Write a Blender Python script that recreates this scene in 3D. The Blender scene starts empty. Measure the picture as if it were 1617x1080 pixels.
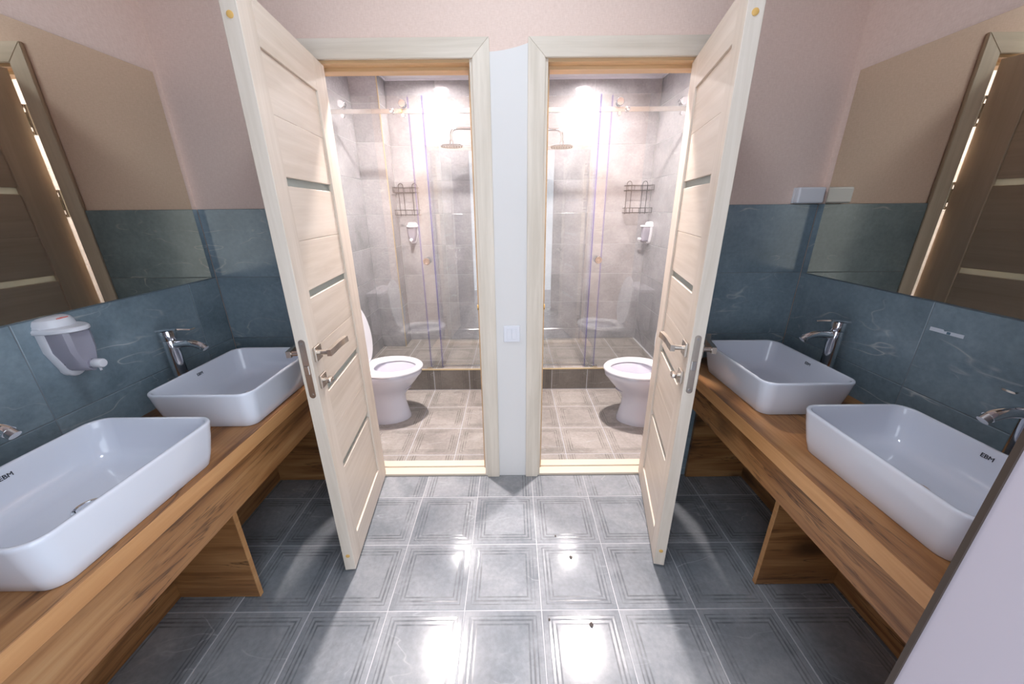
import bpy, bmesh, math, random
from mathutils import Vector, Matrix
random.seed(7)
SC = bpy.context.scene
C = SC.collection
PI = math.pi

# ---------------------------------------------------------------- camera
cam_d = bpy.data.cameras.new('camera'); cam = bpy.data.objects.new('camera', cam_d); C.objects.link(cam)
yaw, pitch, roll, fpx = -0.0009, 0.3480, -0.0088, 578.58
f = Vector((math.sin(yaw)*math.cos(pitch), math.cos(yaw)*math.cos(pitch), -math.sin(pitch)))
r = Vector((math.cos(yaw), -math.sin(yaw), 0)); u = r.cross(f)
r2 = math.cos(roll)*r + math.sin(roll)*u; u2 = -math.sin(roll)*r + math.cos(roll)*u
cam.matrix_world = Matrix(((r2.x, u2.x, -f.x, 0.0045), (r2.y, u2.y, -f.y, -1.7387), (r2.z, u2.z, -f.z, 1.4537), (0, 0, 0, 1)))
cam_d.sensor_fit = 'HORIZONTAL'; cam_d.sensor_width = 36; cam_d.lens = 36*fpx/1617
cam_d.clip_start = 0.02; cam_d.clip_end = 60
SC.camera = cam

# ---------------------------------------------------------------- world, exposure, lamp levels
W = bpy.data.worlds.new('world'); SC.world = W; W.use_nodes = True
W.node_tree.nodes['Background'].inputs[0].default_value = (0.80, 0.89, 1.0, 1)
W.node_tree.nodes['Background'].inputs[1].default_value = 3.0     # light of the corridor behind the camera
BATH_LAMP = 2350.0; SHOWER_LAMP = 400.0; BATH_COL = (1.0, 0.905, 0.875)
HALL_LAMP = 30.0; HALL_COL = (0.80, 0.90, 1.0)
vs = SC.view_settings
vs.view_transform = 'Standard'; vs.look = 'None'; vs.gamma = 1; vs.use_curve_mapping = False
vs.exposure = 0.0
SC.cycles.max_bounces = 10; SC.cycles.diffuse_bounces = 5; SC.cycles.glossy_bounces = 5
SC.cycles.transparent_max_bounces = 16; SC.cycles.sample_clamp_indirect = 6.0
SC.cycles.caustics_reflective = False; SC.cycles.caustics_refractive = False

# ---------------------------------------------------------------- materials
def lin(*c):
    return tuple((x/255/12.92 if x/255 <= .04045 else ((x/255+.055)/1.055)**2.4) for x in c) + (1,)
class N:
    def __init__(s, name):
        s.m = bpy.data.materials.new(name); s.m.use_nodes = True; s.t = s.m.node_tree
        s.b = s.t.nodes['Principled BSDF']; s.out = s.t.nodes['Material Output']
    def n(s, typ, **kw):
        nd = s.t.nodes.new(typ)
        for k, v in kw.items():
            if k[0] == 'i' and k[1:].isdigit():
                i = nd.inputs[int(k[1:])]
                if hasattr(v, 'links') or isinstance(v, bpy.types.NodeSocket): s.t.links.new(v, i)
                else: i.default_value = v
            else: setattr(nd, k, v)
        return nd
    def l(s, a, b): s.t.links.new(a, b)
    def ramp(s, fac, *stops):
        nd = s.n('ShaderNodeValToRGB', i0=fac); cr = nd.color_ramp
        while len(cr.elements) < len(stops): cr.elements.new(.5)
        for e, (p, c) in zip(cr.elements, stops): e.position = p; e.color = c if len(c) == 4 else (*c, 1)
        return nd.outputs[0]
    def mix(s, fac, a, b, mode='MIX'):
        nd = s.t.nodes.new('ShaderNodeMix'); nd.data_type = 'RGBA'; nd.blend_type = mode
        for k, v in ((0, fac), (6, a), (7, b)):
            if isinstance(v, bpy.types.NodeSocket): s.l(v, nd.inputs[k])
            else: nd.inputs[k].default_value = v
        return nd.outputs[2]
    def math(s, op, a, b=0.0, c=0.0):
        return s.n('ShaderNodeMath', operation=op, i0=a, i1=b, i2=c).outputs[0]
    def set(s, **kw):
        for k, v in kw.items():
            i = s.b.inputs[k.replace('_', ' ')]
            if isinstance(v, bpy.types.NodeSocket): s.l(v, i)
            else: i.default_value = v
    def coords(s, rnd=True, scale=(1, 1, 1)):
        o = s.n('ShaderNodeTexCoord').outputs['Object']
        if rnd:
            rd = s.n('ShaderNodeObjectInfo').outputs['Random']
            off = s.n('ShaderNodeVectorMath', operation='SCALE', i0=(37., 53., 71.)); s.l(rd, off.inputs[3])
            o = s.n('ShaderNodeVectorMath', operation='ADD', i0=o, i1=off.outputs[0]).outputs[0]
        if scale != (1, 1, 1):
            o = s.n('ShaderNodeVectorMath', operation='MULTIPLY', i0=o, i1=scale).outputs[0]
        return o
    def bump(s, h, strength=.2, dist=.002):
        b = s.n('ShaderNodeBump'); b.inputs['Strength'].default_value = strength; b.inputs['Distance'].default_value = dist
        s.l(h, b.inputs['Height']); s.l(b.outputs[0], s.b.inputs['Normal'])
    def noise(s, v, scale, detail=4, rough=.55, dist=0.):
        nd = s.n('ShaderNodeTexNoise', i0=v); nd.inputs['Scale'].default_value = scale; nd.inputs['Detail'].default_value = detail
        nd.inputs['Roughness'].default_value = rough; nd.inputs['Distortion'].default_value = dist
        return nd.outputs[0]

def simple(name, col, rough=.5, metal=0., **kw):
    k = N(name); k.set(Base_Color=col, Roughness=rough, Metallic=metal, **kw); return k.m
def stone(name, dark, light, rough, framed=False, vein=.55, bumps=.05):
    k = N(name); v = k.coords()
    big = k.noise(v, 3.2, 6, .6, .4); fine = k.noise(v, 60, 4, .6)
    base = k.ramp(big, (.3, dark), (.72, light))
    base = k.mix(.18, base, k.ramp(fine, (.3, (.02, .02, .022)), (.7, (.5, .5, .5))), 'OVERLAY')
    # thin pale veins: zero lines of gently warped noise stretched along a slant, broken up by a second noise
    mp = k.n('ShaderNodeMapping'); k.l(v, mp.inputs[0]); mp.inputs['Rotation'].default_value = (0, 0, .38); mp.inputs['Scale'].default_value = (1., 3.4, 1.)
    st = mp.outputs[0]
    mp2 = k.n('ShaderNodeMapping'); k.l(v, mp2.inputs[0]); mp2.inputs['Rotation'].default_value = (0, 0, -.9); mp2.inputs['Scale'].default_value = (1.3, 3., 1.)
    a = k.math('ABSOLUTE', k.math('SUBTRACT', k.noise(st, 1.5, 3, .5, .25), .5))
    ln = k.ramp(a, (.0, (1, 1, 1)), (.0055, (0, 0, 0)))
    a2 = k.math('ABSOLUTE', k.math('SUBTRACT', k.noise(mp2.outputs[0], 1.9, 3, .5, .3), .52))
    ln2 = k.ramp(a2, (.0, (.6, .6, .6)), (.004, (0, 0, 0)))
    brk = k.ramp(k.noise(v, 5.5, 3), (.46, (0, 0, 0)), (.64, (1, 1, 1)))
    brk2 = k.ramp(k.noise(v, 7.5, 3), (.52, (0, 0, 0)), (.68, (1, 1, 1)))
    fac = k.math('MAXIMUM', k.math('MULTIPLY', ln, brk), k.math('MULTIPLY', ln2, brk2))
    base = k.mix(k.math('MULTIPLY', fac, vein), base, (.52, .54, .55, 1))
    if framed:      # printed outline along the embossed frame of each tile
        o = k.n('ShaderNodeTexCoord').outputs['Object']
        sp = k.n('ShaderNodeSeparateXYZ', i0=o)
        m = k.math('MAXIMUM', k.math('ABSOLUTE', sp.outputs[0]), k.math('ABSOLUTE', sp.outputs[1]))
        g = None
        for d0, w in ((.112, .006), (.097, .005), (.126, .003)):
            x = k.math('SUBTRACT', 1., k.math('DIVIDE', k.math('ABSOLUTE', k.math('SUBTRACT', m, d0)), w))
            x = k.math('MAXIMUM', x, 0.)
            g = x if g is None else k.math('MAXIMUM', g, x)
        wob = k.math('MULTIPLY', k.ramp(k.noise(v, 14, 3), (.32, (.15, .15, .15)), (.62, (1, 1, 1))), g)
        base = k.mix(k.math('MULTIPLY', wob, .7), base, tuple(x*.3 for x in dark[:3]) + (1,))
    k.set(Base_Color=base, Roughness=rough)
    k.bump(k.noise(v, 25, 5), bumps, .003)
    return k.m
def rustic(name, axis, rough=.4, tone=1.):
    """rustic oak board: broad figure, dark streaks and knots"""
    k = N(name); i = 'xyz'.index(axis)
    def vec(across, along):
        q = [across]*3; q[i] = along; return k.coords(True, tuple(q))
    big = k.noise(vec(7., .9), 1., 3, .5, 1.6); mid = k.noise(vec(26., 1.6), 1., 4, .6, .8); fine = k.noise(vec(120., 5.), 1., 3, .6)
    mixv = k.math('ADD', k.math('ADD', k.math('MULTIPLY', big, .5), k.math('MULTIPLY', mid, .33)), k.math('MULTIPLY', fine, .17))
    c = lambda *q: tuple(x*tone for x in lin(*q)[:3]) + (1,)
    col = k.ramp(mixv, (.36, c(112, 72, 40)), (.47, c(158, 108, 64)), (.56, c(182, 132, 84)), (.66, c(196, 150, 102)))
    st = k.math('ABSOLUTE', k.math('SUBTRACT', k.noise(vec(9., .7), 1., 4, .6, 2.2), .5))
    br = k.ramp(k.noise(vec(5., 2.), 1., 2), (.42, (0, 0, 0)), (.60, (.9, .9, .9)))
    col = k.mix(k.math('MULTIPLY', k.ramp(st, (0, (1, 1, 1)), (.022, (0, 0, 0))), br), col, c(72, 46, 26))
    vo = k.n('ShaderNodeTexVoronoi', i0=vec(6.5, 3.2)); vo.inputs['Scale'].default_value = 1.
    d = k.math('ADD', vo.outputs['Distance'], k.math('MULTIPLY', k.math('SUBTRACT', k.noise(vec(40., 20.), 1., 3), .5), .16))
    sel = k.n('ShaderNodeSeparateColor', i0=vo.outputs['Color']).outputs[0]
    kn = k.math('MULTIPLY', k.ramp(d, (.13, (1, 1, 1)), (.36, (0, 0, 0))), k.math('GREATER_THAN', sel, .45))
    col = k.mix(k.math('MULTIPLY', kn, .85), col, c(66, 40, 22))
    k.set(Base_Color=col, Roughness=rough); k.bump(mid, .08, .001); return k.m
def oak(name, a, b, axis, rough=.42, dark=None, knots=False, scale=1.):
    k = N(name); s = [34, 34, 34]; s['xyz'.index(axis)] = 1.6
    v = k.coords(True, tuple(x*scale for x in s)); g = k.noise(v, 1.0, 6, .65, .6)
    s2 = [6, 6, 6]; s2['xyz'.index(axis)] = .7
    v2 = k.coords(True, tuple(x*scale for x in s2)); g2 = k.noise(v2, 1.0, 5, .6, 1.2)
    col = k.ramp(k.math('ADD', k.math('MULTIPLY', g, .55), k.math('MULTIPLY', g2, .45)), (.36, a), (.64, b))
    if dark:
        col = k.mix(k.ramp(g2, (.56, (0, 0, 0)), (.72, (.85, .85, .85))), col, dark)
        thin = k.math('ABSOLUTE', k.math('SUBTRACT', g2, .47)); col = k.mix(k.ramp(thin, (0, (.6, .6, .6)), (.012, (0, 0, 0))), col, dark)
    if knots:
        s3 = [5.2, 5.2, 5.2]; s3['xyz'.index(axis)] = 2.4
        vo = k.n('ShaderNodeTexVoronoi', i0=k.coords(True, tuple(s3))); vo.inputs['Scale'].default_value = 1.0
        kn = k.ramp(k.math('ADD', vo.outputs['Distance'], k.math('MULTIPLY', k.noise(v2, 4, 3), .12)), (.10, (.9, .9, .9)), (.20, (0, 0, 0)))
        col = k.mix(kn, col, lin(70, 40, 18))
    k.set(Base_Color=col, Roughness=rough); k.bump(g, .10, .001)
    return k.m

M = {}
M['wall_tile'] = stone('grey stone wall tile', lin(110, 127, 138), lin(148, 165, 175), .22, vein=.85)
M['bath_tile'] = stone('grey stone shower tile', lin(146, 146, 148), lin(182, 179, 183), .085, vein=.6, bumps=.012)
M['floor_tile'] = stone('grey framed floor tile', lin(118, 123, 129), lin(160, 162, 166), .115, framed=True, vein=.4, bumps=.015)
M['bath_floor'] = stone('beige grey framed floor tile', lin(138, 132, 127), lin(172, 165, 159), .14, framed=True, vein=.4, bumps=.015)
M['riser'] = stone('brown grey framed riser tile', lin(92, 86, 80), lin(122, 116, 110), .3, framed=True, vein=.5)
M['grout'] = simple('pale grout', lin(176, 176, 180), .8)
M['grout_dark'] = simple('grey grout', lin(120, 126, 132), .8)
def wallpaper():
    k = N('pink linen paint'); o = k.n('ShaderNodeTexCoord').outputs['Object']
    w = k.noise(k.n('ShaderNodeVectorMath', operation='MULTIPLY', i0=o, i1=(260., 260., 60.)).outputs[0], 1, 2)
    w2 = k.noise(k.n('ShaderNodeVectorMath', operation='MULTIPLY', i0=o, i1=(60., 60., 300.)).outputs[0], 1, 2)
    h = k.math('ADD', w, w2)
    pink = k.ramp(k.math('MULTIPLY', h, .5), (.35, lin(220, 195, 182)), (.65, lin(231, 208, 196)))
    # the strip between the two door casings is white up to a wavering edge
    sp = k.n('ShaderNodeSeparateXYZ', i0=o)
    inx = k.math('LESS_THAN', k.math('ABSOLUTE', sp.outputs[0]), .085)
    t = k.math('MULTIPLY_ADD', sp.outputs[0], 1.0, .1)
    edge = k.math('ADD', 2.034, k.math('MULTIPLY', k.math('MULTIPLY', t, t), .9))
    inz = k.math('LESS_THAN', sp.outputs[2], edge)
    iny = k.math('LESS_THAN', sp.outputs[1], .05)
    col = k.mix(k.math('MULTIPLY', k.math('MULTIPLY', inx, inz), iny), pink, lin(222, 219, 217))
    k.set(Base_Color=col, Roughness=.7); k.bump(h, .08, .0006); return k.m
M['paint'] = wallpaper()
M['plaster'] = simple('plain white plaster', lin(225, 224, 224), .7)
M['ceiling'] = simple('white ceiling', lin(236, 234, 238), .6)
M['pier'] = simple('pale lilac painted wall', lin(180, 170, 178), .6)
M['corner_bead'] = simple('dark brown corner strip', lin(62, 50, 42), .5)
cA, cB = lin(204, 190, 174), lin(224, 212, 199)
M['leaf_v'] = oak('bleached oak vertical', cA, cB, 'z')
M['leaf_h'] = oak('bleached oak horizontal', cA, cB, 'x')
M['casing_v'] = oak('greyed oak vertical', lin(204, 192, 176), lin(227, 216, 202), 'z')
M['casing_h'] = oak('greyed oak horizontal', lin(204, 192, 176), lin(227, 216, 202), 'x')
M['tan'] = oak('tan veneer', lin(190, 156, 114), lin(210, 178, 138), 'x')
M['cream'] = simple('cream threshold', lin(206, 192, 174), .45)
M['baffle'] = simple('grey lamp housing', lin(150, 150, 152), .4)
M['plug'] = simple('yellow wooden plug', lin(214, 170, 96), .5)
M['counter_y'] = rustic('rustic oak along the counter', 'y', .36, .88)
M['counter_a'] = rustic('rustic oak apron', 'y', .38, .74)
M['counter_x'] = rustic('rustic oak across', 'x', .42, .72)
M['counter_edge'] = oak('pale oak edge with painted light', lin(176, 124, 76), lin(204, 154, 104), 'y', .4)
M['ceramic'] = simple('white glazed ceramic', lin(220, 223, 233), .07, Coat_Weight=.5, Coat_Roughness=.03)
M['sanitary'] = simple('white sanitary ceramic', lin(198, 197, 206), .08, Coat_Weight=.4, Coat_Roughness=.03)
M['seat_plastic'] = simple('white seat plastic', lin(210, 210, 214), .2)
M['plastic'] = simple('white plastic', lin(222, 222, 228), .3)
M['chrome'] = simple('polished chrome', (.80, .81, .83, 1), .06, 1.)
M['nickel'] = simple('satin nickel', lin(196, 186, 176), .26, 1.)
M['steel'] = simple('brushed steel', lin(200, 198, 196), .22, 1.)
M['brass'] = simple('brass', lin(186, 142, 74), .3, 1.)
M['gold_trim'] = simple('pale gold tile trim', lin(206, 186, 148), .35, .6)
M['black_wire'] = simple('black coated wire', lin(34, 36, 42), .35)
M['black'] = simple('black print', lin(28, 32, 44), .5)
M['red'] = simple('red print', lin(226, 96, 78), .5)
M['dark'] = simple('dark hollow', lin(20, 22, 26), .5)
M['paper'] = simple('white paper', lin(214, 220, 230), .6)
M['paper_mark'] = simple('blue grey print', lin(92, 122, 140), .6)
M['crumb'] = simple('dry dark crumb', lin(70, 62, 58), .8)
k = N('silvered mirror'); k.set(Base_Color=lin(238, 229, 208), Roughness=0.015, Metallic=1.); M['mirror'] = k.m
def clear(name, tint, refl, rough=.0):
    k = N(name); k.t.nodes.remove(k.b)
    tr = k.n('ShaderNodeBsdfTransparent', i0=tint); gl = k.n('ShaderNodeBsdfGlossy', i0=(1, 1, 1, 1)); gl.inputs['Roughness'].default_value = rough
    bf_ = k.n('ShaderNodeNewGeometry').outputs['Backfacing']; fr = k.n('ShaderNodeFresnel', i0=k.math('MULTIPLY_ADD', bf_, 1/1.5-1.5, 1.5))
    mx = k.n('ShaderNodeMixShader', i0=k.math('MULTIPLY', fr.outputs[0], refl)); k.l(tr.outputs[0], mx.inputs[1]); k.l(gl.outputs[0], mx.inputs[2])
    k.l(mx.outputs[0], k.out.inputs[0]); return k.m
M['glass'] = clear('clear shower glass', (.985, .994, .989, 1), 1.8)
M['seal'] = clear('lilac tinted plastic seal', (.72, .71, .93, 1), 1.5, .1)
def milky():
    k = N('milky clear plastic'); k.set(Base_Color=lin(196, 192, 206), Roughness=.15)
    tr = k.n('ShaderNodeBsdfTransparent', i0=(.92, .91, .95, 1)); mx = k.n('ShaderNodeMixShader', i0=.45)
    k.l(k.b.outputs[0], mx.inputs[1]); k.l(tr.outputs[0], mx.inputs[2]); k.l(mx.outputs[0], k.out.inputs[0]); return k.m
M['tank'] = milky()
def frosted():
    k = N('frosted glass strip'); k.set(Base_Color=lin(206, 216, 211), Roughness=.25)
    tr = k.n('ShaderNodeBsdfTranslucent', i0=(.95, .98, .96, 1)); mx = k.n('ShaderNodeMixShader', i0=.6)
    k.l(k.b.outputs[0], mx.inputs[1]); k.l(tr.outputs[0], mx.inputs[2]); k.l(mx.outputs[0], k.out.inputs[0]); return k.m
M['frosted'] = frosted()
def emit(name, col, s):
    k = N(name); k.t.nodes.remove(k.b); e = k.n('ShaderNodeEmission', i0=(*col, 1), i1=s); k.l(e.outputs[0], k.out.inputs[0]); return k.m
M['bath_light'] = emit('lit downlight', BATH_COL, BATH_LAMP)
M['shower_light'] = emit('lit shower downlight', BATH_COL, SHOWER_LAMP)
M['hall_light'] = emit('lit ceiling panel', HALL_COL, HALL_LAMP)

# ---------------------------------------------------------------- mesh helpers
def obj(name, bm, mat, parent=None, loc=(0, 0, 0), rot=None, smooth=False, angle=40):
    bmesh.ops.recalc_face_normals(bm, faces=bm.faces[:])
    me = bpy.data.meshes.new(name); bm.to_mesh(me); bm.free()
    if smooth:
        me.polygons.foreach_set('use_smooth', [True]*len(me.polygons)); me.set_sharp_from_angle(angle=math.radians(angle))
    me.materials.append(M[mat]); o = bpy.data.objects.new(name, me); C.objects.link(o)
    o.location = loc
    if rot: o.rotation_euler = rot
    o.parent = parent; return o
def root(name, loc=(0, 0, 0), rotz=0.):
    o = bpy.data.objects.new(name, None); C.objects.link(o); o.location = loc; o.rotation_euler = (0, 0, rotz); o.empty_display_size = .1; return o
def tag(o, label, cat=None, group=None, kind=None):
    o['label'] = label
    if cat: o['category'] = cat
    if group: o['group'] = group
    if kind: o['kind'] = kind
    return o
def B(bm, lo, hi, bev=0., seg=2):
    lo, hi = [min(a, b) for a, b in zip(lo, hi)], [max(a, b) for a, b in zip(lo, hi)]
    t = bmesh.new()
    vv = [t.verts.new((x, y, z)) for x in (lo[0], hi[0]) for y in (lo[1], hi[1]) for z in (lo[2], hi[2])]
    for q in ((0, 1, 3, 2), (4, 6, 7, 5), (0, 4, 5, 1), (2, 3, 7, 6), (0, 2, 6, 4), (1, 5, 7, 3)): t.faces.new([vv[i] for i in q])
    if bev: bmesh.ops.bevel(t, geom=t.edges[:], offset=bev, segments=seg, affect='EDGES', profile=.5)
    me = bpy.data.meshes.new('t'); t.to_mesh(me); t.free(); bm.from_mesh(me); bpy.data.meshes.remove(me)
def wn(o):
    m = o.modifiers.new('weighted_normal', 'WEIGHTED_NORMAL'); m.keep_sharp = True; m.weight = 100
    return o
def box(name, lo, hi, mat, parent=None, bev=0., seg=2, **kw):
    """a box given in the parent's coordinates, its own origin at its middle"""
    c = [(a+b)/2 for a, b in zip(lo, hi)]; bm = bmesh.new()
    B(bm, [a-b for a, b in zip(lo, c)], [a-b for a, b in zip(hi, c)], bev, seg)
    o = obj(name, bm, mat, parent, c, smooth=bev > .0035, angle=50, **kw)
    if bev > .0035: wn(o)
    return o
def loft(bm, rings, cap0=True, cap1=True, closed=True):
    L = [[bm.verts.new(p) for p in rg] for rg in rings]
    for a, b in zip(L, L[1:]):
        n = len(a)
        for i in range(n if closed else n-1): bm.faces.new((a[i], a[(i+1) % n], b[(i+1) % n], b[i]))
    if cap0: bm.faces.new(L[0][::-1])
    if cap1: bm.faces.new(L[-1])
def circ(c, rad, n=16, ax='z', a0=0.):
    out = []
    for i in range(n):
        a = a0+2*PI*i/n; p, q = rad*math.cos(a), rad*math.sin(a)
        d = {'z': (p, q, 0), 'x': (0, p, q), 'y': (p, 0, q)}[ax]; out.append(tuple(x+y for x, y in zip(c, d)))
    return out
def cyl(bm, c0, c1, r0, r1=None, n=16):
    tube(bm, [c0, c1], [r0, r0 if r1 is None else r1], n)
def tube(bm, pts, rad, n=8, sq=None):
    P = [Vector(p) for p in pts]; R = rad if isinstance(rad, (list, tuple)) else [rad]*len(P)
    up = None; rings = []
    for i, p in enumerate(P):
        t = ((P[min(i+1, len(P)-1)]-P[i]).normalized() + (P[i]-P[max(i-1, 0)]).normalized()).normalized()
        if up is None:
            up = t.cross(Vector((0, 0, 1)) if abs(t.z) < .9 else Vector((0, 1, 0))).normalized()
        up = (up - t*up.dot(t)).normalized(); w = t.cross(up)
        if sq: rings.append([p + up*sq[0]*a + w*sq[1]*b for a, b in ((1, 1), (-1, 1), (-1, -1), (1, -1))])
        else: rings.append([p + (up*math.cos(2*PI*j/n) + w*math.sin(2*PI*j/n))*R[i] for j in range(n)])
    loft(bm, rings)
def lathe(bm, prof, c=(0, 0, 0), n=24, ax='z'):
    loft(bm, [circ([c[j]+(z if 'xyz'[j] == ax else 0) for j in range(3)], max(rr, 1e-4), n, ax) for rr, z in prof])
def rrect(hx, hy, rad, z, n=6, c=(0, 0)):
    out = []
    for k_, (sx, sy) in enumerate(((1, 1), (-1, 1), (-1, -1), (1, -1))):
        for i in range(n+1):
            a = PI/2*k_ + PI/2*i/n
            out.append((c[0]+sx*(hx-rad)+rad*math.cos(a), c[1]+sy*(hy-rad)+rad*math.sin(a), z))
    return out
def bez(p0, p1, p2, n=8):
    p0, p1, p2 = map(Vector, (p0, p1, p2))
    return [p0*(1-t)**2 + p1*2*t*(1-t) + p2*t*t for t in [i/n for i in range(n+1)]]
def text(name, body, size, mat, parent, mtx, ext=.0004):
    cu = bpy.data.curves.new('t', 'FONT'); cu.body = body; cu.size = size; cu.extrude = ext; cu.align_x = 'CENTER'; cu.align_y = 'CENTER'; cu.resolution_u = 3
    to = bpy.data.objects.new('t', cu); C.objects.link(to); dg = bpy.context.evaluated_depsgraph_get()
    me = bpy.data.meshes.new_from_object(to.evaluated_get(dg)); bpy.data.objects.remove(to); bpy.data.curves.remove(cu)
    me.name = name; me.materials.clear(); me.materials.append(M[mat]); o = bpy.data.objects.new(name, me); C.objects.link(o)
    o.parent = parent; o.matrix_local = mtx; return o
def S(o): o['kind'] = 'structure'; return o

# tiles: shared meshes, each tile an object of its own
TC = {}
def tile_mesh(w, h, mat, framed):
    key = (round(w, 3), round(h, 3), mat, framed)
    if key in TC: return TC[key]
    bm = bmesh.new(); hx, hy = w/2, h/2
    prof = [(0, -.008), (0, -.0012), (.0015, 0)]
    if framed: prof += [(min(w, h)/2-.124, 0), (min(w, h)/2-.116, -.00025), (min(w, h)/2-.110, -.0001), (min(w, h)/2-.100, -.0003), (min(w, h)/2-.094, -.0002)]
    rings = []
    last = -1
    for d, z in prof:
        if d < last or d > min(hx, hy)-.01: continue
        last = d; rings.append([(-hx+d, -hy+d, z), (hx-d, -hy+d, z), (hx-d, hy-d, z), (-hx+d, hy-d, z)])
    loft(bm, rings, False, True)
    bmesh.ops.recalc_face_normals(bm, faces=bm.faces[:])
    me = bpy.data.meshes.new('tile'); bm.to_mesh(me); bm.free(); me.materials.append(M[mat]); TC[key] = me
    return me
ROT = {'up': (0, 0, 0), '-y': (PI/2, 0, 0), '+x': (PI/2, 0, PI/2), '-x': (PI/2, 0, -PI/2)}
def tiles(parent, name, us, vs_, plane, face, mat, framed=False, gap=.0022, clip=None):
    """tiles between consecutive joints us, vs_ (world coordinates), top face at 'plane'"""
    for a, b in zip(us, us[1:]):
        for c, d in zip(vs_, vs_[1:]):
            if b-a < .024 or d-c < .024: continue
            if clip and clip((a+b)/2, (c+d)/2): continue
            me = tile_mesh(b-a-gap, d-c-gap, mat, framed)
            o = bpy.data.objects.new(name, me); C.objects.link(o); o.parent = parent
            uc, vc = (a+b)/2, (c+d)/2
            o.location = {'up': (uc, vc, plane), '-y': (uc, plane, vc), '+x': (plane, uc, vc), '-x': (plane, uc, vc)}[face]
            o.rotation_euler = ROT[face]
def joints(lo, hi, phase, pitch):
    k0 = math.ceil((lo-phase)/pitch - 1e-6); out = [lo]; x = phase+k0*pitch
    while x < hi-1e-6:
        if x > lo+1e-6: out.append(x)
        x += pitch
    return out+[hi]

# ---------------------------------------------------------------- setting
XL, XR, YF, YL = -1.389, 1.3656, -1.38, -1.74          # side walls and inner face of the entrance wall
ZT, ZC = 1.4645, 2.70                       # top of the tiled dado, ceiling
WT = .10                                    # thickness of the wall with the doors
D1 = (-.812, -.1442); D2 = (.1442, .800)    # casing inner edges of the two doorways
DZ = 2.01
YB, BL, BR = 1.85, -1.263, 1.268            # shower back wall, outer side walls
STEP, ZB = 1.08, .19; CB = 2.472

def multi(name, boxes, mat):
    bm = bmesh.new()
    for lo, hi in boxes: B(bm, lo, hi)
    return S(obj(name, bm, mat))
def gr(parent, lo, hi, mat='grout_dark'): return box('grout', lo, hi, mat, parent)

floor = multi('floor', [((-1.6, -2.9, -.10), (1.6, WT*.5, -.0095))], 'grout')
gr(floor, (-1.45, -2.9, -.0095), (1.45, 0, -.0015), 'grout')
tiles(floor, 'floor_tile', joints(XL, XR, -.4852, .2969), joints(-1.95, -.001, -.1692, .2969), 0, 'up', 'floor_tile', True, .004)
tag(floor, 'grey framed square tiles with pale joints, lit in front of the doors')
bf = []
for nm, x0, x1, ph in (('floor_bathroom_left', BL, -.05, -.362), ('floor_bathroom_right', .05, BR, .337)):
    fl = multi(nm, [((x0, WT*.5, -.10), (x1, STEP, -.0095))], 'grout'); bf.append(fl)
    gr(fl, (x0, WT*.5, -.0095), (x1, STEP, -.0015), 'grout')
    tiles(fl, 'floor_tile', joints(x0, x1, ph, .2985), joints(WT, STEP, .193, .2965), 0, 'up', 'bath_floor', True, .004)
    st = multi(nm.replace('floor_bathroom', 'floor_shower'), [((x0, STEP+.010, -.10), (x1, YB+.1, ZB-.0095))], 'grout')
    gr(st, (x0, STEP+.0015, -.0015), (x1, STEP+.010, ZB-.0095), 'grout')
    gr(st, (x0, STEP+.010, ZB-.0095), (x1, YB, ZB-.0015), 'grout')
    tiles(st, 'floor_tile', joints(x0, x1, ph+.02, .2985), joints(STEP+.012, YB, 1.575, .2965), ZB, 'up', 'bath_floor', True, .004)
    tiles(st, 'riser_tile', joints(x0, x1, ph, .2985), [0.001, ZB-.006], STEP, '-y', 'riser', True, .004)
    box('nosing', (x0, STEP-.002, ZB-.007), (x1, STEP+.012, ZB+.0015), 'gold_trim', st)
    tag(fl, 'beige grey floor tiles in the %s bathroom' % nm.split('_')[-1]); tag(st, 'raised tiled shower floor of the %s bathroom' % nm.split('_')[-1])

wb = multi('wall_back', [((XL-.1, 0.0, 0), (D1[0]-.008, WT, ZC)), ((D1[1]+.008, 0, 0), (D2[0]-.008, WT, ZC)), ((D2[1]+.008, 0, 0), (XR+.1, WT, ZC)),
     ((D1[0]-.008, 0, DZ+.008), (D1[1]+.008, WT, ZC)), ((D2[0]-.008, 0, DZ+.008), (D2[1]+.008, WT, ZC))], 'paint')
zj = joints(.001, ZT, ZT, .3018)
for a, b in ((XL, D1[0]-.066), (D2[1]+.066, XR)):
    gr(wb, (a, -.0065, 0), (b, 0, ZT-.001))
    tiles(wb, 'wall_tile', [a, b], zj, -.008, '-y', 'wall_tile')
tag(wb, 'pink wall above grey tiles with two doorways, white strip between them')
wl = multi('wall_left', [((XL-.12, YL-.12, 0), (XL-.008, .05, ZC))], 'paint')
gr(wl, (XL-.008, YL, 0), (XL-.0015, -.008, ZT-.001))
tiles(wl, 'wall_tile', joints(YL, -.008, -.168, .5985), zj, XL, '+x', 'wall_tile')
tag(wl, 'left wall, pink paint above grey veined tiles')
wr = multi('wall_right', [((XR+.008, YF-.12, 0), (XR+.12, .05, ZC))], 'paint')
gr(wr, (XR+.0015, YF, 0), (XR+.008, -.008, ZT-.001))
tiles(wr, 'wall_tile', joints(YF, -.008, -.590, .5985), zj, XR, '-x', 'wall_tile')
tag(wr, 'right wall, pink paint above grey veined tiles')
JX = .5955
wf = multi('wall_front', [((JX, YF-.12, 0), (XR+.008, YF, ZC)), ((XL-.008, YL-.12, 0), (-.60, YL, ZC)), ((-.60, YF-.12, 2.30), (JX, YF, ZC)), ((-.60, YL-.12, 2.30), (-.48, YF-.12, ZC))], 'pier')  # unseen left piece widened to keep the bright corridor's reflection off the shower glass
box('corner_strip', (JX-.003, YF-.004, 0), (JX+.003, YF+.003, 2.30), 'corner_bead', wf)
tag(wf, 'pale pier of the entrance wall at the right edge')
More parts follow.
